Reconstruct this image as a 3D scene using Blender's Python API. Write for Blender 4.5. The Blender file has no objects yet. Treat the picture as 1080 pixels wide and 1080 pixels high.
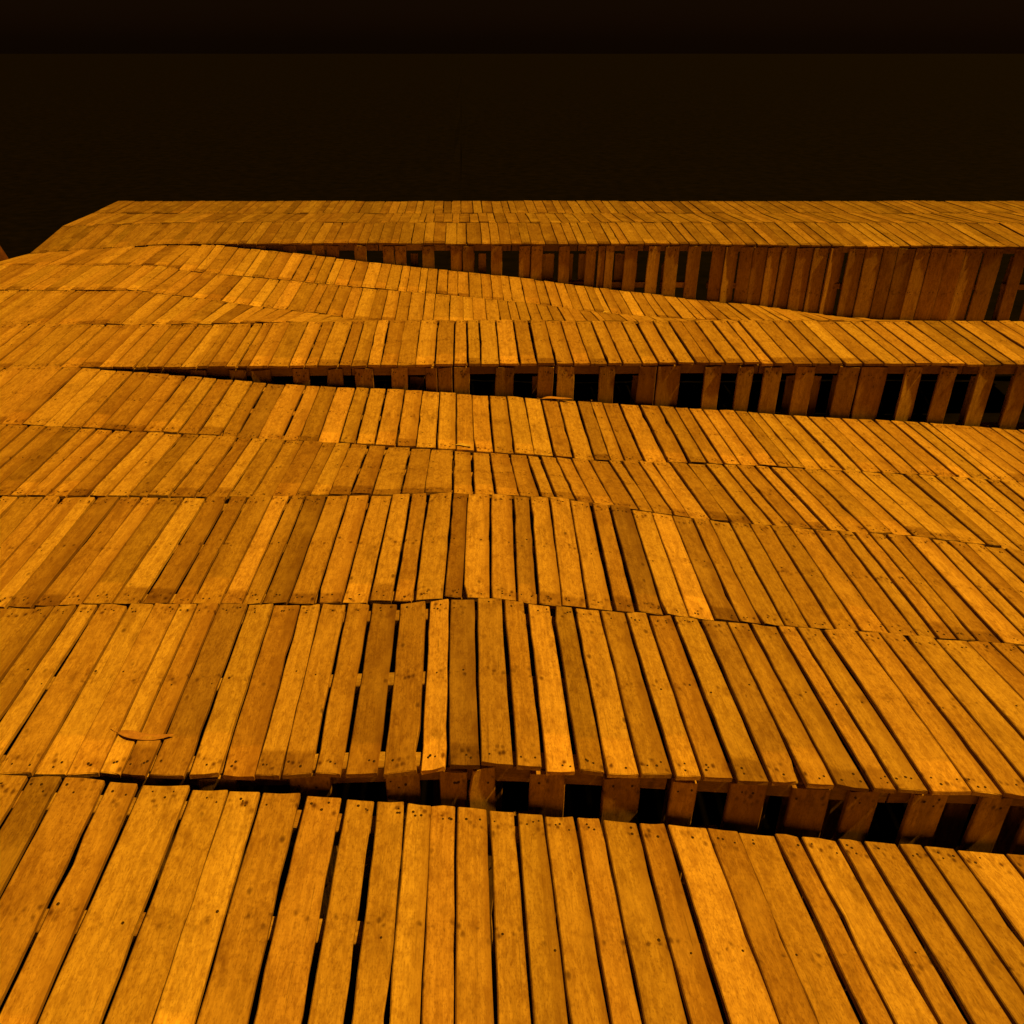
# Terraced deck of wooden pallets at night under an orange street light.
import bpy, math, random
from mathutils import Vector, Matrix
random.seed(41)
R = math.radians
S = bpy.context.scene
COL = S.collection
CAM_H = 2.4            # camera height above the front deck, metres

# cross profiles of the deck: depth Y and a list of (X, Z) along each row joint (metres)
EDGES = {
  'frontBack': (2.424, [(-2.735, 0.033), (-1.904, 0.019), (-1.627, 0.009), (-1.454, 0.0), (-1.19, -0.028), (-1.059, -0.043), (-0.809, -0.071), (-0.004, -0.164), (2.198, -0.404), (3.443, -0.538)]),
  'r1f': (2.442, [(-2.755, 0.015), (-1.707, 0.001), (-1.474, -0.011), (-1.007, -0.013), (-0.654, -0.004), (-0.267, 0.001), (-0.073, 0.029), (0.084, 0.034), (0.224, 0.022), (0.376, 0.006), (0.612, -0.009), (0.825, -0.023), (1.002, -0.032), (1.253, -0.051), (1.59, -0.085), (2.12, -0.109), (3.284, -0.159)]),
  'r12': (3.552, [(-3.607, -0.059), (-2.221, -0.02), (-1.759, 0.005), (-0.301, 0.01), (-0.141, 0.024), (-0.073, 0.04), (0.2, 0.032), (0.337, 0.008), (0.783, -0.042), (1.075, -0.064), (1.435, -0.106), (1.685, -0.137), (1.933, -0.148), (2.299, -0.188), (2.669, -0.228), (4.354, -0.404)]),
  'r23': (4.697, [(-4.433, 0.001), (-1.049, 0.001), (-0.315, 0.013), (-0.09, 0.023), (0.248, 0.007), (0.587, -0.012), (0.873, -0.056), (1.336, -0.14), (1.76, -0.186), (2.169, -0.225), (2.602, -0.258), (3.14, -0.325), (3.462, -0.372), (5.438, -0.614)]),
  'r34': (5.832, [(-5.277, -0.006), (-3.151, -0.013), (-1.965, -0.079), (-0.855, -0.152), (-0.449, -0.182), (-0.007, -0.212), (0.506, -0.249), (0.967, -0.287), (1.607, -0.309), (2.716, -0.362), (3.417, -0.408), (4.125, -0.462), (6.426, -0.634)]),
  'r4b': (6.989, [(-6.122, 0.028), (-3.32, 0.02), (-3.165, 0.012), (-2.55, -0.037), (-1.876, -0.095), (-1.229, -0.144), (-0.993, -0.153), (-0.126, -0.203), (0.587, -0.253), (1.224, -0.295), (1.866, -0.337), (2.671, -0.389), (3.426, -0.44), (4.136, -0.483), (4.795, -0.536), (7.463, -0.721)]),
  'r5f': (7.008, [(-6.145, 0.005), (-3.331, 0.005), (-2.626, 0.009), (-1.296, 0.022), (0.109, 0.038), (1.825, 0.046), (4.634, 0.038), (7.131, 0.038)]),
  'r56': (8.136, [(-6.973, 0.027), (-4.308, 0.04), (-2.446, 0.045), (-0.761, 0.081), (5.255, 0.077), (8.086, 0.077)]),
  'r67': (9.264, [(-7.792, 0.072), (-4.817, 0.075), (-3.428, 0.082), (-2.776, 0.002), (-2.09, -0.098), (-1.594, -0.149), (-1.067, -0.235), (-0.061, -0.271), (1.556, -0.302), (6.025, -0.385), (9.29, -0.426)]),
  'r78': (10.392, [(-8.623, 0.085), (-5.332, 0.085), (-3.499, 0.09), (-3.115, 0.014), (-2.417, -0.046), (-1.87, -0.101), (-1.397, -0.153), (-0.29, -0.245), (0.828, -0.357), (1.733, -0.471), (2.641, -0.539), (4.118, -0.597), (6.738, -0.654), (10.389, -0.701)]),
  'r8b': (11.501, [(-9.562, -0.21), (-5.877, -0.067), (-5.627, -0.031), (-5.134, 0.016), (-4.586, 0.046), (-3.831, 0.098), (-3.159, 0.093), (-2.398, 0.016), (-1.524, -0.079), (-0.195, -0.222), (0.745, -0.319), (1.732, -0.441), (2.89, -0.577), (3.933, -0.689), (5.003, -0.827), (5.587, -0.872), (7.437, -0.916), (11.462, -0.955)]),
  'tf': (11.52, [(-9.578, -0.215), (-5.887, -0.071), (-5.636, -0.035), (-5.142, 0.012), (-4.594, 0.042), (-3.837, 0.101), (-3.162, 0.112), (-1.515, 0.112), (2.814, 0.106), (4.862, 0.083), (7.153, 0.071), (11.006, 0.071)]),
  't12': (12.648, [(-10.31, 0.048), (-6.366, 0.086), (-5.573, 0.118), (-3.734, 0.168), (7.758, 0.162), (11.937, 0.162)]),
}
RISERS = {
  'A': (7.008, [
     [(-2.576, -2.451), (-2.248, -2.108), (-1.92, -1.78)],
     [(-1.741, -1.577), (-1.397, -1.257), (-1.116, -0.976)],
     [(-0.882, -0.726), (-0.578, -0.437), (-0.297, -0.199), (-0.191, -0.07)],
     [(-0.055, 0.078), (0.289, 0.445), (0.64, 0.773)],
     [(0.796, 0.945), (1.147, 1.28), (1.475, 1.624)],
     [(1.631, 1.827), (2.022, 2.162), (2.295, 2.428)],
     [(2.513, 2.662), (2.779, 2.935), (3.13, 3.302)],
     [(3.317, 3.544), (3.684, 3.84), (3.973, 4.114)],
     [(4.293, 4.449), (4.605, 4.762), (4.886, 4.996)],
     [(5.011, 5.183), (5.339, 5.495), (5.667, 5.823)],
  ]),
  'B': (11.52, [
     [(-2.779, -2.623), (-2.61, -2.466), (-2.262, -2.093)],
     [(-1.901, -1.732), (-1.72, -1.552), (-1.359, -1.203)],
     [(-0.998, -0.854), (-0.842, -0.698), (-0.493, -0.337)],
     [(-0.132, 0.012), (0.024, 0.168), (0.385, 0.529)],
     [(0.746, 0.89), (0.902, 1.047), (1.251, 1.395), (1.6, 1.732)],
     [(1.756, 1.845), (1.853, 1.961), (2.093, 2.262), (2.394, 2.55)],
     [(2.61, 2.791), (2.899, 3.068)],
     [(3.212, 3.368), (3.374, 3.561), (3.567, 3.729), (3.734, 3.91), (3.916, 4.09)],
     [(4.097, 4.283), (4.287, 4.499), (4.505, 4.704), (4.709, 4.944)],
     [(4.952, 5.161), (5.166, 5.389), (5.395, 5.57), (5.575, 5.798)],
     [(5.806, 6.003), (6.008, 6.219), (6.225, 6.436), (6.441, 6.689), (6.695, 6.929)],
     [(7.086, 7.242), (7.386, 7.555), (7.699, 7.868)],
     [(7.88, 8.048), (8.204, 8.349), (8.529, 8.686)],
  ]),
  'C': (2.442, [
     [(-1.233, -1.103), (-0.987, -0.84)],
     [(-0.646, -0.488), (-0.285, -0.151), (-0.081, 0.025)],
     [(0.028, 0.133), (0.256, 0.393), (0.537, 0.685)],
     [(0.794, 0.892), (1.015, 1.156), (1.254, 1.402)],
     [(1.472, 1.595), (1.718, 1.858), (1.981, 2.104)],
     [(2.192, 2.332), (2.438, 2.578), (2.684, 2.807)],
  ]),
}


def prof(name, x):
    pts = EDGES[name][1]
    if x <= pts[0][0]: return pts[0][1]
    for (x0, z0), (x1, z1) in zip(pts, pts[1:]):
        if x <= x1: return z0 + (z1 - z0) * (x - x0) / (x1 - x0)
    return pts[-1][1]

# ------------------------------------------------------------------ materials
def nt_mat(name):
    m = bpy.data.materials.new(name); m.use_nodes = True
    nt = m.node_tree; nt.nodes.clear()
    out = nt.nodes.new('ShaderNodeOutputMaterial'); b = nt.nodes.new('ShaderNodeBsdfPrincipled')
    nt.links.new(b.outputs[0], out.inputs[0])
    return m, nt, b
class G:
    """tiny node helper"""
    def __init__(s, nt): s.nt = nt
    def n(s, t, **kw):
        nd = s.nt.nodes.new(t)
        for k, v in kw.items(): setattr(nd, k, v)
        return nd
    def l(s, a, b): s.nt.links.new(a, b)
    def val(s, sock, v):
        if hasattr(v, 'is_output') or isinstance(v, bpy.types.NodeSocket): s.l(v, sock)
        else: sock.default_value = v
    def math(s, op, a, b=0.0, c=None, clamp=False):
        nd = s.n('ShaderNodeMath', operation=op, use_clamp=clamp)
        s.val(nd.inputs[0], a); s.val(nd.inputs[1], b)
        if c is not None: s.val(nd.inputs[2], c)
        return nd.outputs[0]
    def ramp(s, f, stops):
        nd = s.n('ShaderNodeValToRGB'); s.val(nd.inputs[0], f)
        e = nd.color_ramp.elements
        while len(e) < len(stops): e.new(0.5)
        for i, (p, c) in enumerate(stops):
            e[i].position = p; e[i].color = (c, c, c, 1) if isinstance(c, (int, float)) else (*c, 1)
        return nd.outputs[0]
    def mix(s, f, a, b, mode='MIX'):
        nd = s.n('ShaderNodeMix', data_type='RGBA', blend_type=mode)
        s.val(nd.inputs[0], f); s.val(nd.inputs[6], a); s.val(nd.inputs[7], b)
        return nd.outputs[2]
    def noise(s, v, scale, detail=3.0, rough=0.55, dist=0.0):
        nd = s.n('ShaderNodeTexNoise'); s.l(v, nd.inputs['Vector'])
        nd.inputs['Scale'].default_value = scale; nd.inputs['Detail'].default_value = detail
        nd.inputs['Roughness'].default_value = rough; nd.inputs['Distortion'].default_value = dist
        return nd.outputs['Fac']

def wood_material():
    m, nt, b = nt_mat('pallet_wood'); g = G(nt)
    tc = g.n('ShaderNodeTexCoord'); oi = g.n('ShaderNodeObjectInfo')
    rnd = oi.outputs['Random']
    def wn(k):
        nd = g.n('ShaderNodeTexWhiteNoise', noise_dimensions='1D')
        g.l(g.math('MULTIPLY_ADD', rnd, 971.3, k), nd.inputs['W']); return nd
    off = wn(3.7)
    sc = g.n('ShaderNodeVectorMath', operation='SCALE'); g.l(off.outputs['Color'], sc.inputs[0]); sc.inputs['Scale'].default_value = 40
    ad = g.n('ShaderNodeVectorMath', operation='ADD'); g.l(tc.outputs['Object'], ad.inputs[0]); g.l(sc.outputs[0], ad.inputs[1])
    P = ad.outputs[0]
    def stretch(x, y, z):
        mp = g.n('ShaderNodeMapping'); mp.inputs['Scale'].default_value = (x, y, z); g.l(P, mp.inputs[0]); return mp.outputs[0]
    base = oi.outputs['Color']
    sep = g.n('ShaderNodeSeparateXYZ'); g.l(tc.outputs['Generated'], sep.inputs[0])
    gy = sep.outputs['Y']
    # long grain
    grain = g.noise(stretch(1, .035, 1), 95, 4, .65, .6)
    col = g.mix(g.ramp(grain, [(.28, 0.0), (.74, 1.0)]), g.mix(1.0, base, (.76, .71, .66, 1), 'MULTIPLY'), g.mix(1.0, base, (1.08, 1.08, 1.06, 1), 'MULTIPLY'))
    # mottled, fuzzy sawn surface
    mot = g.noise(stretch(1, .38, 1), 44, 5, .68, .5)
    col = g.mix(g.math('MULTIPLY', g.ramp(mot, [(.44, 0.0), (.66, 1.0)]), .85), col, g.mix(1.0, base, (.52, .42, .34, 1), 'MULTIPLY'))
    saw = g.noise(stretch(.10, 1, 1), 120, 2, .5)
    col = g.mix(g.math('MULTIPLY', g.ramp(saw, [(.52, 0.0), (.72, 1.0)]), .30), col, g.mix(1.0, base, (.62, .54, .48, 1), 'MULTIPLY'))
    # growth rings showing as broad bands
    ring = g.n('ShaderNodeTexWave', wave_type='BANDS', bands_direction='X', wave_profile='SIN')
    g.l(stretch(1, .07, .4), ring.inputs['Vector'])
    ring.inputs['Scale'].default_value = 9; ring.inputs['Distortion'].default_value = 7
    ring.inputs['Detail'].default_value = 2.5; ring.inputs['Detail Scale'].default_value = 1.2
    col = g.mix(g.math('MULTIPLY', g.ramp(ring.outputs['Fac'], [(.55, 0.0), (1., 1.0)]), .30), col, g.mix(1.0, base, (.62, .54, .46, 1), 'MULTIPLY'))
    fine = g.noise(stretch(1, .30, 1), 190, 3, .7)
    col = g.mix(g.math('MULTIPLY', g.ramp(fine, [(.50, 0.0), (.68, 1.0)]), .65), col, g.mix(1.0, base, (.36, .27, .21, 1), 'MULTIPLY'))
    # heartwood: a darker run along one side of some boards
    hx = g.math('ADD', sep.outputs['X'], g.math('MULTIPLY_ADD', g.noise(stretch(1, .12, 1), 7, 3), .9, -.45))
    hon = g.math('GREATER_THAN', wn(41.3).outputs['Value'], .62)
    col = g.mix(g.math('MULTIPLY', g.math('MULTIPLY', g.ramp(hx, [(.60, 0.0), (.80, 1.0)]), hon), .55), col, g.mix(1.0, base, (.50, .40, .32, 1), 'MULTIPLY'))
    # broad weathering patches
    pat = g.noise(stretch(1, .24, 1), 11, 5, .66, .5)
    col = g.mix(g.math('MULTIPLY', g.ramp(pat, [(.52, 0.0), (.70, 1.0)]), .46), col, (.13, .06, .024, 1))
    pat2 = g.noise(stretch(1.3, .6, 1), 5.3, 3, .5)
    col = g.mix(g.math('MULTIPLY', g.ramp(pat2, [(.50, 0.0), (.75, 1.0)]), .22), col, (.66, .46, .24, 1))
    # differently bleached ends: a band of its own length at one end of many boards
    w1, w2 = wn(11.1), wn(23.9)
    edge_pos = g.math('MULTIPLY_ADD', w1.outputs['Value'], .15, .07)
    wob = g.math('MULTIPLY_ADD', g.noise(P, 26, 2), .02, -.01)
    band = g.ramp(g.math('MULTIPLY_ADD', g.math('SUBTRACT', edge_pos, g.math('ADD', gy, wob)), 45.0, .5, clamp=True), [(0, 0.), (1, 1.)])
    on = g.math('GREATER_THAN', w2.outputs['Value'], .40)
    lightband = g.math('GREATER_THAN', w1.outputs['Value'], .45)
    bcol = g.mix(lightband, g.mix(1.0, col, (.60, .53, .47, 1), 'MULTIPLY'), g.mix(1.0, col, (1.30, 1.28, 1.24, 1), 'MULTIPLY'))
    col = g.mix(g.math('MULTIPLY', g.math('MULTIPLY', band, on), .85), col, bcol)
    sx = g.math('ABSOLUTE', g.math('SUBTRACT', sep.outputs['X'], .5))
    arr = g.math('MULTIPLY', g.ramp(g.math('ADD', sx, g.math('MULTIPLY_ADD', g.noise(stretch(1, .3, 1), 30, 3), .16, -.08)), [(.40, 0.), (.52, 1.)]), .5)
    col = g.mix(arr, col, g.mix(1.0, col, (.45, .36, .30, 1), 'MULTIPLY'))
    # rust and rot stains round the nail lines (both ends and the middle)
    def near(c, wd):
        d = g.math('ABSOLUTE', g.math('SUBTRACT', gy, c))
        return g.math('SUBTRACT', 1.0, g.math('DIVIDE', d, wd), clamp=True)
    zone = g.math('MAXIMUM', g.math('MAXIMUM', near(.05, .07), near(.95, .07)), g.math('MULTIPLY', near(.5, .05), .8))
    vo = g.n('ShaderNodeTexVoronoi', feature='F1'); g.l(stretch(1, .62, .2), vo.inputs['Vector']); vo.inputs['Scale'].default_value = 34
    spot = g.ramp(vo.outputs['Distance'], [(.14, 1.0), (.40, 0.0)])
    keep = g.ramp(g.noise(P, 19, 1), [(.45, 0.), (.53, 1.)])
    st = g.math('MULTIPLY', g.math('MULTIPLY', spot, keep), g.math('POWER', zone, .6))
    col = g.mix(g.math('MULTIPLY', st, .95), col, g.mix(1.0, col, (.20, .115, .08, 1), 'MULTIPLY'))
    smear = g.math('MULTIPLY', g.ramp(g.noise(stretch(1, .5, 1), 22, 3), [(.5, 0.), (.75, 1.)]), zone)
    col = g.mix(g.math('MULTIPLY', smear, .75), col, g.mix(1.0, col, (.40, .28, .22, 1), 'MULTIPLY'))
    # knots and pin holes anywhere
    vk = g.n('ShaderNodeTexVoronoi', feature='F1'); g.l(stretch(1, .55, .1), vk.inputs['Vector']); vk.inputs['Scale'].default_value = 9.5
    kn = g.ramp(vk.outputs['Distance'], [(.045, 1.0), (.13, 0.0)])
    kk = g.math('GREATER_THAN', g.noise(P, 4.1, 0), .55)
    col = g.mix(g.math('MULTIPLY', g.math('MULTIPLY', kn, kk), .8), col, (.075, .032, .012, 1))
    ring_k = g.ramp(vk.outputs['Distance'], [(.13, 0.0), (.19, .5), (.27, 0.0)])
    col = g.mix(g.math('MULTIPLY', g.math('MULTIPLY', ring_k, kk), .55), col, (.17, .085, .03, 1))
    # grey scuffs and scratches along the board
    scr = g.noise(stretch(3, .05, 1), 60, 2, .5)
    col = g.mix(g.math('MULTIPLY', g.ramp(scr, [(.67, 0.), (.74, 1.)]), .45), col, (.09, .05, .022, 1))
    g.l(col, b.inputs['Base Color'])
    rr = g.math('MULTIPLY_ADD', pat, -.25, .74); g.l(rr, b.inputs['Roughness'])
    b.inputs['Specular IOR Level'].default_value = .32
    bp = g.n('ShaderNodeBump'); bp.inputs['Strength'].default_value = .5; bp.inputs['Distance'].default_value = .0035
    g.l(g.math('ADD', g.math('MULTIPLY', grain, .6), g.math('MULTIPLY', pat, 1.2)), bp.inputs['Height'])
    g.l(bp.outputs[0], b.inputs['Normal'])
    return m
WOOD = wood_material()

def plain_noise_mat(name, c0, c1, scale, rough=.8, bump=.3, spec=.3):
    m, nt, b = nt_mat(name); g = G(nt); tc = g.n('ShaderNodeTexCoord')
    f = g.noise(tc.outputs['Object'], scale, 5, .6)
    g.l(g.mix(g.ramp(f, [(.3, 0.), (.7, 1.)]), (*c0, 1), (*c1, 1)), b.inputs['Base Color'])
    b.inputs['Roughness'].default_value = rough; b.inputs['Specular IOR Level'].default_value = spec
    bp = g.n('ShaderNodeBump'); bp.inputs['Strength'].default_value = bump; bp.inputs['Distance'].default_value = .01
    g.l(f, bp.inputs['Height']); g.l(bp.outputs[0], b.inputs['Normal'])
    return m
NAIL = plain_noise_mat('rusty_nail', (.02, .009, .005), (.05, .022, .01), 200, .7)
LEAF = plain_noise_mat('dry_leaf_brown', (.30, .15, .10), (.46, .25, .15), 60, .75)
LEAFP = plain_noise_mat('dry_leaf_pale', (.45, .33, .20), (.62, .48, .32), 60, .75)
GROUND = plain_noise_mat('ground_dirt_unlit', (.002, .002, .003), (.005, .004, .005), 3, 1.0, .3, .02)  # near-black base colour paints in the darkness beyond the lamp's reach
BARK = plain_noise_mat('reddish_bark', (.05, .016, .012), (.12, .04, .028), 14, .9, .9)
FOLI = plain_noise_mat('tree_foliage', (.035, .06, .02), (.08, .11, .04), 2, .7)

# ------------------------------------------------------------------ mesh helpers
def mesh_obj(name, verts, faces, mats, parent=None, mi=None):
    me = bpy.data.meshes.new(name); me.from_pydata(verts, [], faces)
    for m in mats: me.materials.append(m)
    if mi: me.polygons.foreach_set('material_index', mi)
    me.update()
    o = bpy.data.objects.new(name, me); COL.objects.link(o)
    if parent is not None: o.parent = parent
    return o

def tone():
    """base colour of one board: most are honey brown, some bleached, some dark"""
    r = random.random()
    if r < .035:  k = random.uniform(.52, .66)
    elif r < .85: k = random.uniform(.70, 1.10)
    else:         k = random.uniform(1.08, 1.28)
    h = random.uniform(-.05, .05)
    return (.52 * k, .345 * k ** 1.15 * (1 + h), .165 * k ** 1.5, 1), k

def board(name, parent, origin, p0, p1, w0, w1, t, up, nails=(), col=None, rough=1.0, seg=9):
    """a sawn board from p0 (near end) to p1 (far end); up is its top side; p0, p1 lie on the top face"""
    d = (p1 - p0); L = d.length; ey = d.normalized()
    ex = ey.cross(up).normalized(); ez = ex.cross(ey).normalized()
    mid = (p0 + p1) / 2
    bv = .0035
    V, F, MI = [], [], []
    bow = random.uniform(-.004, .004); side = random.uniform(-.004, .004)
    sk0, sk1 = random.uniform(-.006, .006), random.uniform(-.006, .006)
    el = [random.gauss(0, .0013 * rough) for _ in range(seg + 1)]
    er = [random.gauss(0, .0013 * rough) for _ in range(seg + 1)]
    if random.random() < .22 * rough:                     # a chipped arris
        k = random.randint(1, seg - 1)
        (el if random.random() < .5 else er)[k] -= random.uniform(.004, .010)
    if random.random() < .12 * rough:                     # a broken corner
        (el if random.random() < .5 else er)[random.choice((0, seg))] -= random.uniform(.008, .02)
    cup = random.uniform(-.0015, .0015)
    for i in range(seg + 1):
        f = i / seg; y = -L / 2 + L * f
        w = (w0 + (w1 - w0) * f) / 2
        z = bow * (1 - (2 * f - 1) ** 2)
        cx = side * (1 - (2 * f - 1) ** 2)
        xl, xr = cx - w - el[i], cx + w + er[i]
        sk = sk0 if i == 0 else sk1 if i == seg else 0
        ring = ((xl, -t), (xl, -bv), (xl + bv, 0), ((xl + xr) / 2, cup), (xr - bv, 0), (xr, -bv), (xr, -t))
        for (x, zz) in ring: V.append((x, y + sk * (1 if x > cx else -1), z + zz))
    n = 7
    for i in range(seg):
        a, b = i * n, (i + 1) * n
        for j in range(n):
            j2 = (j + 1) % n
            F.append((a + j, a + j2, b + j2, b + j)); MI.append(0)
    F.append(tuple(reversed(range(n)))); MI.append(0)
    F.append(tuple(range(seg * n, seg * n + n))); MI.append(0)
    for (fx, fy) in nails:                                # nail heads, a millimetre proud
        r = random.uniform(.0036, .0058); x = fx * (w0 + w1) / 4; y = -L / 2 + fy * L
        f = (y + L / 2) / L; z = bow * (1 - (2 * f - 1) ** 2) + max(cup, 0) + .0008
        s = len(V); q = 7
        for k in range(q):
            a = 2 * math.pi * k / q; V.append((x + r * math.cos(a), y + r * 1.2 * math.sin(a), z))
        V.append((x, y, z + .0012))
        for k in range(q): F.append((s + k, s + (k + 1) % q, s + q)); MI.append(1)
    o = mesh_obj(name, V, F, [WOOD, NAIL], parent, MI)
    M = Matrix((ex, ey, ez)).transposed()
    o.location = mid - origin; o.rotation_euler = M.to_euler()
    c = col or tone()[0]
    o.color = c
    return o

def thing(name, label, cat, loc, group=None):
    o = bpy.data.objects.new(name, None); COL.objects.link(o)
    o.location = loc; o.empty_display_size = .1
    o['label'] = label; o['category'] = cat
    if group: o['group'] = group
    return o

ORD = 'first second third fourth fifth sixth seventh eighth ninth tenth eleventh twelfth thirteenth fourteenth fifteenth sixteenth seventeenth eighteenth nineteenth twentieth'.split()
pitch = R(28.1)
def screen_x(x, y, z):
    zc = y * math.cos(pitch) - (z - CAM_H) * math.sin(pitch)
    return 486 + 935 * x / zc

# ------------------------------------------------------------------ flat deck pallets
PW = .845
UP = Vector((0, 0, 1))
TERRACE = None
def nail_set(fr):
    out = []
    for fy in fr:
        k = random.choice((0, 0, 1, 1)) if fy == .5 else random.choice((1, 2, 2, 3, 3))
        j = .05 if fy == .5 else .02
        for i in range(k):
            out.append((random.uniform(-.75, .75), min(.985, max(.015, fy + random.uniform(-j, j)))))
    return out

def deck_row(where, ef, eb, y0, y1, xl, xr, start, p6, slant=0.0, gap=(.008, .021), dark=1.0, rear_drop=0.0):
    """one row of pallets lying flat between the joints ef (near) and eb (far)"""
    cells = []
    x = start
    while x > xl - .05: x -= PW
    while x < xr:
        cells.append((max(x, xl), x + PW)); x += PW
    if cells[0][1] - cells[0][0] < .3:                     # too narrow for a pallet: the next one reaches to the deck edge
        cells[1] = (cells[0][0], cells[1][1]); cells.pop(0)
    seen = []
    for (a, b) in cells:
        px = [screen_x(v, yy, 0) for v in (a, b) for yy in (y0, y1)]
        seen.append(max(px) > 6 and min(px) < 1074)
    n_seen = 0
    first = seen.index(True)
    for ci, ((a, b), sn) in enumerate(zip(cells, seen)):
        n = 6 if random.random() < p6 else 7
        n = max(2, round(n * (b - a) / PW))
        jy, jz = random.uniform(-.008, .008), random.uniform(-.004, .004)
        jt = random.uniform(-.004, .004)
        o0 = Vector(((a + b) / 2, (y0 + y1) / 2, prof(ef, (a + b) / 2) * .5 + prof(eb, (a + b) / 2) * .5 - .10))
        ws = [random.choice((random.uniform(.075, .10), random.uniform(.105, .125), random.uniform(.115, .145))) for _ in range(n)]
        gs = [random.uniform(*gap) if random.random() > .18 else random.uniform(.001, .003) for _ in range(n)]
        k = (b - a - sum(gs)) / sum(ws); ws = [q * k for q in ws]
        tones = []
        for _ in range(n):
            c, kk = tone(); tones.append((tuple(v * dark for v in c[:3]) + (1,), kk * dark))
        xx = a                                             # the most weathered boards, where the photograph has them
        for i in range(n):
            for (ww, sx_, f_) in STAINED:
                if ww == where and xx <= sx_ < xx + ws[i] + gs[i]:
                    tones[i] = (tuple(v * q for v, q in zip((.52 * f_, .345 * f_ ** 1.1, .165 * f_), (1, 1, 1))) + (1,), f_)
            xx += ws[i] + gs[i]
        dk = min(range(n), key=lambda i: tones[i][1]); pl = max(range(n), key=lambda i: tones[i][1])
        feat = (ORD[dk] + ' board darkest') if abs(tones[dk][1] - .9 * dark) > abs(tones[pl][1] - .9 * dark) else (ORD[pl] + ' board palest')
        if sn:
            lab = 'pallet %s from left in the %s, %s' % (ORD[n_seen], where, feat); n_seen += 1
        else:
            lab = 'pallet continuing the %s past its %s end' % (where, 'left' if ci < first else 'right')
        root = thing('wooden_pallet', lab, 'pallet', o0, 'wooden pallets laid flat as deck')
        x = a
        for i in range(n):
            x += gs[i] / 2; xc = x + ws[i] / 2
            e0, e1 = random.uniform(-.007, .007), random.uniform(-.007, .007)
            fx = slant * (y1 - y0) / 2
            dz = random.gauss(0, .0022)
            p0 = Vector((xc - fx, y0 + .006 + max(jy + e0, -.004), prof(ef, xc) + jz - jt + dz))
            p1 = Vector((xc + fx, y1 - .006 + min(jy + e1, .004), prof(eb, xc) + jz + jt + dz - rear_drop))
            # cross slope of the deck here, plus a little roll of the board itself
            xr_, xl_ = xc + .05, xc - .05
            sl = ((prof(ef, xr_) + prof(eb, xr_)) - (prof(ef, xl_) + prof(eb, xl_))) / 2 / .1
            roll = random.gauss(0, .012)
            up = Vector((-(sl + roll), 0, 1)).normalized()
            tw = random.uniform(-.0025, .0025)
            board('deck_board', root, o0, p0 + Vector((tw, 0, 0)), p1 - Vector((tw, 0, 0)), ws[i] + random.uniform(-.003, .003), ws[i] + random.uniform(-.003, .003),
                  random.uniform(.019, .024), up, nail_set((.045, .5, .955)), tones[i][0])
            x += ws[i] + gs[i] / 2
        for fr, off in ((0, .085), (.5, 0), (1, -.085)):     # the three stringers under the boards
            yy = y0 + (y1 - y0) * fr + off
            f2 = (yy - y0) / (y1 - y0)
            zz = lambda q: prof(ef, q) * (1 - f2) + prof(eb, q) * f2 - .029
            sx = slant * (f2 - .5) * (y1 - y0)
            pa, pb = Vector((a + .006 + sx, yy, zz(a))), Vector((b - .006 + sx, yy, zz(b)))
            c = tone()[0]; c = tuple(v * .8 for v in c[:3]) + (1,)
            board('stringer', root, o0, pa, pb, .085, .085, .075, UP, (), c, seg=3)

STAINED = [('large front row', .02, .60), ('large front row', -1.05, .66), ('large front row', 1.25, .68), ('large front row', .15, .78),
           ('second row from the front edge', .90, .52), ('second row from the front edge', .30, .70), ('second row from the front edge', 1.3, .66),
           ('row below the lower riser', -1.6, .62), ('row below the lower riser', 1.0, .68)]
def yof(n): return EDGES[n][0]
# two lower rows below the front edge
lowf = yof('frontBack') - 1.13
EDGES['lowFront'] = (lowf, [(-3, .0), (-.3, -.02), (1.6, -.20), (3.5, -.35)])
EDGES['lowest'] = (lowf - 1.13, [(-3, .0), (3.5, -.20)])
deck_row('lowest row at the bottom', 'lowest', 'lowFront', lowf - 1.13, lowf, -2.2, 2.4, -.1, .3)
deck_row('row under the front edge', 'lowFront', 'frontBack', lowf, yof('frontBack'), -2.2, 2.6, .1, .3)
deck_row('large front row', 'r1f', 'r12', yof('r1f'), yof('r12'), -2.9, 3.2, -.05, .15)
deck_row('second row from the front edge', 'r12', 'r23', yof('r12'), yof('r23'), -3.4, 3.9, .16, .25, slant=.03)
deck_row('third row from the front edge', 'r23', 'r34', yof('r23'), yof('r34'), -4.0, 4.7, -.05, .1)
deck_row('row below the lower riser', 'r34', 'r4b', yof('r34'), yof('r4b'), -4.7, 5.4, -.03, .9)
deck_row('row above the lower riser', 'r5f', 'r56', yof('r5f'), yof('r56'), -5.3, 6.3, -.06, .9)
deck_row('second row above the lower riser', 'r56', 'r67', yof('r56'), yof('r67'), -5.5, 4.2, .2, .85, gap=(.003, .012))
deck_row('third row above the lower riser', 'r67', 'r78', yof('r67'), yof('r78'), -5.5, 6.4, -.3, .85, gap=(.003, .012))
deck_row('row below the upper riser', 'r78', 'r8b', yof('r78'), yof('r8b'), -5.5, 7.6, .1, .9, gap=(.004, .013))
deck_row('front row of the top terrace', 'tf', 't12', yof('tf'), yof('t12'), -5.5, 8.0, -.2, .9, gap=(.004, .012), dark=.72)  # top terrace tones lowered row by row, painting in the light's falloff
EDGES['t23'] = (yof('t12') + 1.13, [(-7, .10), (9, .10)])
EDGES['t34'] = (yof('t12') + 2.26, [(-7, .10), (9, .10)])
deck_row('second row of the top terrace', 't12', 't23', yof('t12'), yof('t23'), -5.5, 8.6, .25, .9, gap=(.004, .012), dark=.66)
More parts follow.
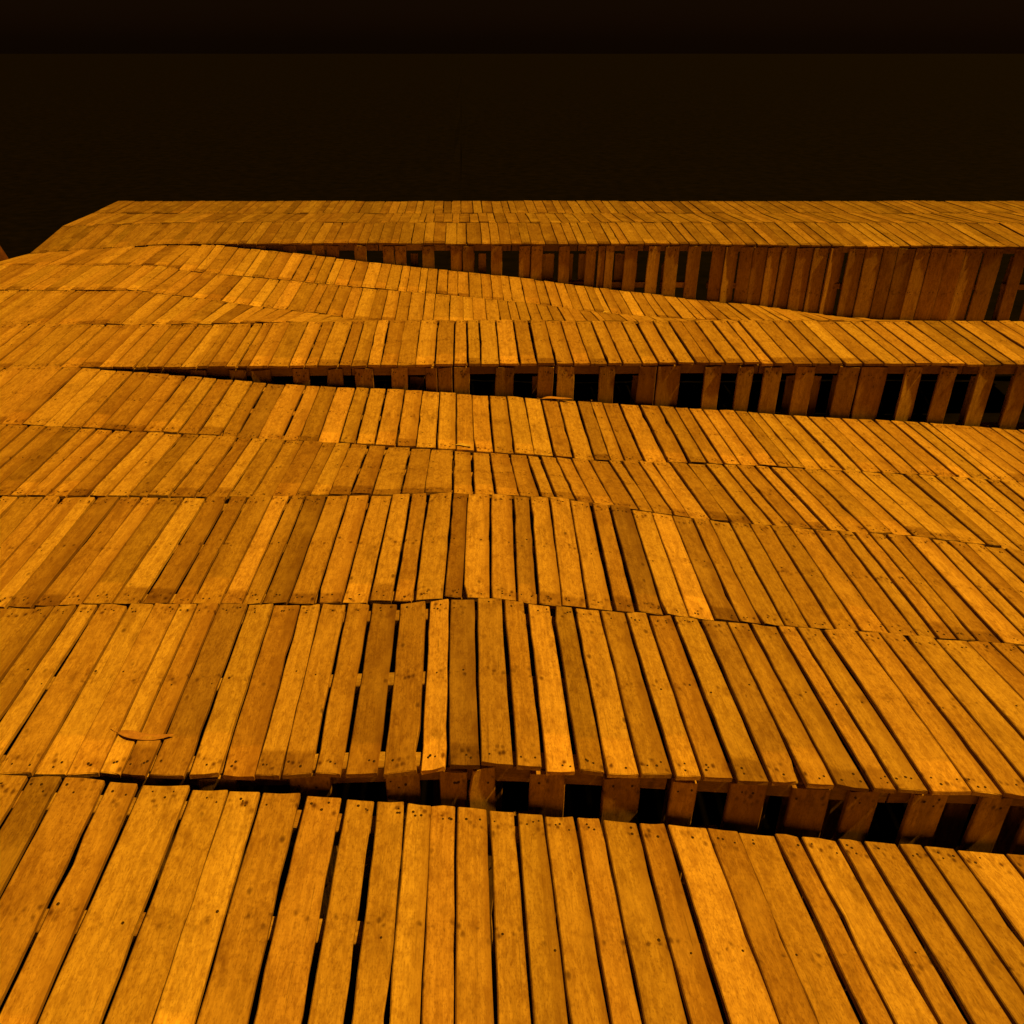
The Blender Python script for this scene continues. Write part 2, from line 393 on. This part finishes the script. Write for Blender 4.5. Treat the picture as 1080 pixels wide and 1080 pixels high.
deck_row('rear row of the top terrace', 't23', 't34', yof('t23'), yof('t34'), -5.5, 9.2, 0, .9, gap=(.004, .012), dark=.6)

# ------------------------------------------------------------------ upright pallets of the risers
def riser(key, edge_name, where, hgt, dark):
    Y, pallets = RISERS[key]
    n_seen = 0
    for bs in pallets:
        a, b = bs[0][0], bs[-1][1]
        closed = all(q[0] - p[1] < .02 for p, q in zip(bs, bs[1:])) and len(bs) > 3
        zt = prof(edge_name, (a + b) / 2) - .03
        o0 = Vector(((a + b) / 2, Y + .06, zt - hgt))
        kind = 'with closely set boards' if closed else 'with spaced boards'
        pxs = (screen_x(a, Y, zt - .1), screen_x(b, Y, zt - .1))
        if pxs[0] < 1074 and pxs[1] > 6:
            lab = 'upright pallet %s, %s from left in the %s' % (kind, ORD[n_seen], where); n_seen += 1
        else:
            lab = 'upright pallet continuing the %s past its right end in view' % where
        root = thing('wooden_pallet', lab, 'pallet', o0, 'wooden pallets stood upright as risers')
        lean = random.uniform(-.012, .012)
        for (x0, x1) in bs:
            xc = (x0 + x1) / 2; z0 = prof(edge_name, xc) - .03 - random.uniform(0, .012)
            rl = random.gauss(.10, .17) if closed else random.gauss(.02, .07)
            dy = abs(rl) * (x1 - x0) / 2
            yy = Y + .014 + dy * .5 + random.uniform(0, .003)
            c, k = tone(); c = tuple(v * dark for v in c[:3]) + (1,)
            board('face_board', root, o0, Vector((xc + lean * hgt, yy + random.uniform(.0, .02), z0 - hgt)), Vector((xc, yy, z0)), (x1 - x0) - .003, (x1 - x0) - .003,
                  .02, Vector((rl, -1, 0)).normalized(), nail_set((.5, .955)), c)
        for hh in ((.47 if key == 'B' else .54), 1.08):
            z = zt - hh
            board('stringer', root, o0, Vector((a + .003, Y + .105, z)), Vector((b - .003, Y + .105, z)), .085, .085, .07, Vector((0, 0, 1)), (), None, seg=3)
        if not closed:
            nb = 4; bw = (b - a) / nb
            for i in range(nb):                            # the inner side of the pallet, seen through the openings
                if random.random() < .35: continue
                xc = a + bw * (i + .5) + random.uniform(-.02, .02)
                zb = zt - .13 - (random.uniform(.1, .3) if random.random() < .3 else 0)
                board('inner_board', root, o0, Vector((xc, Y + .15, zt - hgt)), Vector((xc, Y + .15, zb)), bw * .62, bw * .62, .02, Vector((0, -1, 0)), (), None, seg=3)
riser('A', 'r5f', 'lower riser', 1.12, 1.0)
riser('B', 'tf', 'upper riser', 1.12, 1.0)
riser('C', 'r1f', 'riser under the front edge', 1.05, 1.0)

# ------------------------------------------------------------------ dry leaves on the deck
def leaf(label, loc, rz, length, width, curl, mat, tiltx=0, group='dry leaves lying on the deck'):
    n = 14; V, F = [], []
    for s in (0, 1):
        for i in range(n + 1):
            f = i / n; w = width / 2 * (math.sin(math.pi * f ** .8) ** .8) * (1 + .12 * math.sin(9 * f)) + .0008
            y = (f - .5) * length; bend = curl * length * (1 - (2 * f - 1) ** 2)
            z = .004 + .003 * math.sin(2.2 * math.pi * f) + .007 * f * f
            for j, u in enumerate((-1, -.5, 0, .5, 1)):
                V.append((y, u * w + bend, z + abs(u) ** 1.5 * w * .35 - s * .0012))
    m = 5; N = (n + 1) * m
    for i in range(n):
        for j in range(m - 1):
            q = i * m + j
            F.append((q, q + m, q + m + 1, q + 1)); F.append((N + q, N + q + 1, N + q + m + 1, N + q + m))
        for j in (0, m - 1):
            q = i * m + j; f4 = (q, N + q, N + q + m, q + m); F.append(f4 if j == 0 else f4[::-1])
    F.append((0, 1, 2, 3, 4, N + 4, N + 3, N + 2, N + 1, N)); q = n * m
    F.append((N + q, N + q + 1, N + q + 2, N + q + 3, N + q + 4, q + 4, q + 3, q + 2, q + 1, q))
    o = mesh_obj('dry_leaf', V, F, [mat]); o.location = loc; o.rotation_euler = (tiltx, 0, rz)
    for p in o.data.polygons: p.use_smooth = True
    o['label'] = label; o['category'] = 'leaf'; o['group'] = group
    # stalk
    SV, SF = [], []; k = 5
    for i in range(6):
        f = i / 5; x = -length / 2 - f * length * .14 + .004; y = f * f * length * .05
        for a in range(k):
            th = 2 * math.pi * a / k; SV.append((x, y + .0016 * math.cos(th), .004 + .004 * f * f + .0016 * math.sin(th)))
    for i in range(5):
        for a in range(k): SF.append((i * k + a, i * k + (a + 1) % k, (i + 1) * k + (a + 1) % k, (i + 1) * k + a))
    SF.append(tuple(range(k))); SF.append(tuple(range(5 * k + k - 1, 5 * k - 1, -1)))
    st = mesh_obj('leaf_stalk', SV, SF, [mat], o)
    return o
def on_deck(ef, eb, x, y):
    f = (y - yof(ef)) / (yof(eb) - yof(ef)); return prof(ef, x) * (1 - f) + prof(eb, x) * f
leaf('long crescent shaped brown dry leaf on the left of the large front row', (-1.235, 2.655, on_deck('r1f', 'r12', -1.235, 2.655)), R(-6), .235, .040, -.09, LEAF)
leaf('small pale dry leaf on the joint below the centre of the lower riser', (.02, yof('r34') + .06, on_deck('r34', 'r4b', .02, yof('r34') + .06) + .004), R(-20), .13, .04, .10, LEAFP)
leaf('narrow curled leaf along the deck edge under the lower riser', (.80, yof('r4b') - .03, on_deck('r34', 'r4b', .80, yof('r4b') - .03) + .012), R(-5), .26, .05, .05, LEAF)
leaf('tiny pale dry scrap of leaf below the upper riser', (1.72, yof('r78') - .05, on_deck('r67', 'r78', 1.72, yof('r78') - .05) + .01), R(30), .10, .035, .05, LEAFP)

# ------------------------------------------------------------------ ground and the leaning tree past the deck
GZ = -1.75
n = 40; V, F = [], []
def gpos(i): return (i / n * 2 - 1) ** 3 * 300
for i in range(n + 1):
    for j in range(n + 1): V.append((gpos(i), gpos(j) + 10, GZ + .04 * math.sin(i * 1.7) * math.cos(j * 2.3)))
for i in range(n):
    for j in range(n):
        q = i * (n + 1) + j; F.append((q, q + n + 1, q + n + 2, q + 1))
g_ = mesh_obj('ground', V, F, [GROUND]); g_['kind'] = 'structure'; g_['label'] = 'bare ground round the pallet deck, coloured dark as unlit'

def tube(pts, rad, k=14, jit=.06):
    V, F = [], []
    for i, (p, r) in enumerate(zip(pts, rad)):
        for a in range(k):
            th = 2 * math.pi * a / k; rr = r * (1 + random.uniform(-jit, jit) + .10 * math.sin(3 * th + i * .3))
            V.append((p[0] + rr * math.cos(th), p[1] + rr * math.sin(th), p[2]))
    for i in range(len(pts) - 1):
        for a in range(k): F.append((i * k + a, i * k + (a + 1) % k, (i + 1) * k + (a + 1) % k, (i + 1) * k + a))
    F.append(tuple(reversed(range(k)))); F.append(tuple(range((len(pts) - 1) * k, len(pts) * k)))
    return V, F
tr = thing('tree', 'leaning reddish brown tree trunk in the dark beyond the left deck edge', 'tree', (-5.98, 12.4, GZ))
pts, rad = [], []
for i in range(15):
    z = i * .30; pts.append((-.30 * z - .02 * z * z, .05 * math.sin(z), z)); rad.append(.17 + .22 * math.exp(-z * 1.2) - .012 * z)
V, F = tube(pts, rad); t_ = mesh_obj('trunk', V, F, [BARK], tr)
for p in t_.data.polygons: p.use_smooth = True
tip = pts[-1]
for dx, dy, dz in ((-1.5, .6, 1.0), (-.9, -.9, 1.3), (-.5, .9, 1.5)):
    q = [(tip[0] + dx * f, tip[1] + dy * f, tip[2] - .1 + dz * f) for f in (0, .33, .66, 1)]
    V, F = tube(q, (.10, .075, .05, .02), 8); mesh_obj('limb', V, F, [BARK], tr)
V, F = [], []
for c in range(70):
    ctr = Vector((tip[0] - .9, tip[1] + .2, tip[2] + 1.3)) + Vector((random.gauss(0, .75), random.gauss(0, .9), random.gauss(0, .6)))
    for l in range(26):
        p = ctr + Vector((random.gauss(0, .16), random.gauss(0, .16), random.gauss(0, .14)))
        u = Vector((random.gauss(0, 1), random.gauss(0, 1), random.gauss(0, 1))).normalized(); w = u.orthogonal().normalized()
        s = len(V); V += [p - u * .05, p + w * .022, p + u * .05, p - w * .022]; F.append((s, s + 1, s + 2, s + 3))
mesh_obj('crown', V, F, [FOLI], tr)

# ------------------------------------------------------------------ light, sky, camera
EL, AZ = 60.0, 84.5
sd = bpy.data.lights.new('street_light_glow', 'SUN'); sd.energy = 5.0; sd.angle = R(1.0); sd.color = (1.0, .475, .018)
so = bpy.data.objects.new('sun', sd); COL.objects.link(so); so.rotation_euler = (R(90 - EL), 0, R(AZ)); so.location = (0, 0, 20)
wd = bpy.data.worlds.new('World'); S.world = wd; wd.use_nodes = True
nt = wd.node_tree; nt.nodes.clear()
o_ = nt.nodes.new('ShaderNodeOutputWorld'); bg = nt.nodes.new('ShaderNodeBackground'); sk = nt.nodes.new('ShaderNodeTexSky')
sk.sky_type = 'NISHITA'; sk.sun_disc = False; sk.sun_elevation = R(EL); sk.sun_rotation = R(180 - AZ)
tint = nt.nodes.new('ShaderNodeMix'); tint.data_type = 'RGBA'; tint.blend_type = 'MULTIPLY'; tint.inputs[0].default_value = 1.0
tint.inputs[7].default_value = (1.0, .40, .10, 1)        # night haze lit by the town's sodium lamps
nt.links.new(sk.outputs[0], tint.inputs[6]); nt.links.new(tint.outputs[2], bg.inputs[0])
bg.inputs[1].default_value = .0012
nt.links.new(bg.outputs[0], o_.inputs[0])

cd = bpy.data.cameras.new('camera'); co = bpy.data.objects.new('camera', cd); COL.objects.link(co)
cd.sensor_width = 36; cd.lens = 36 * 935 / 1080; cd.shift_x = (540 - 486) / 1080
cd.clip_end = 1000; cd.clip_start = .05
co.location = (0, 0, CAM_H); co.rotation_euler = (R(90) - pitch, 0, 0)
S.camera = co
S.view_settings.view_transform = 'Standard'; S.view_settings.look = 'None'
S.view_settings.exposure = .20; S.view_settings.gamma = 1; S.view_settings.use_curve_mapping = False
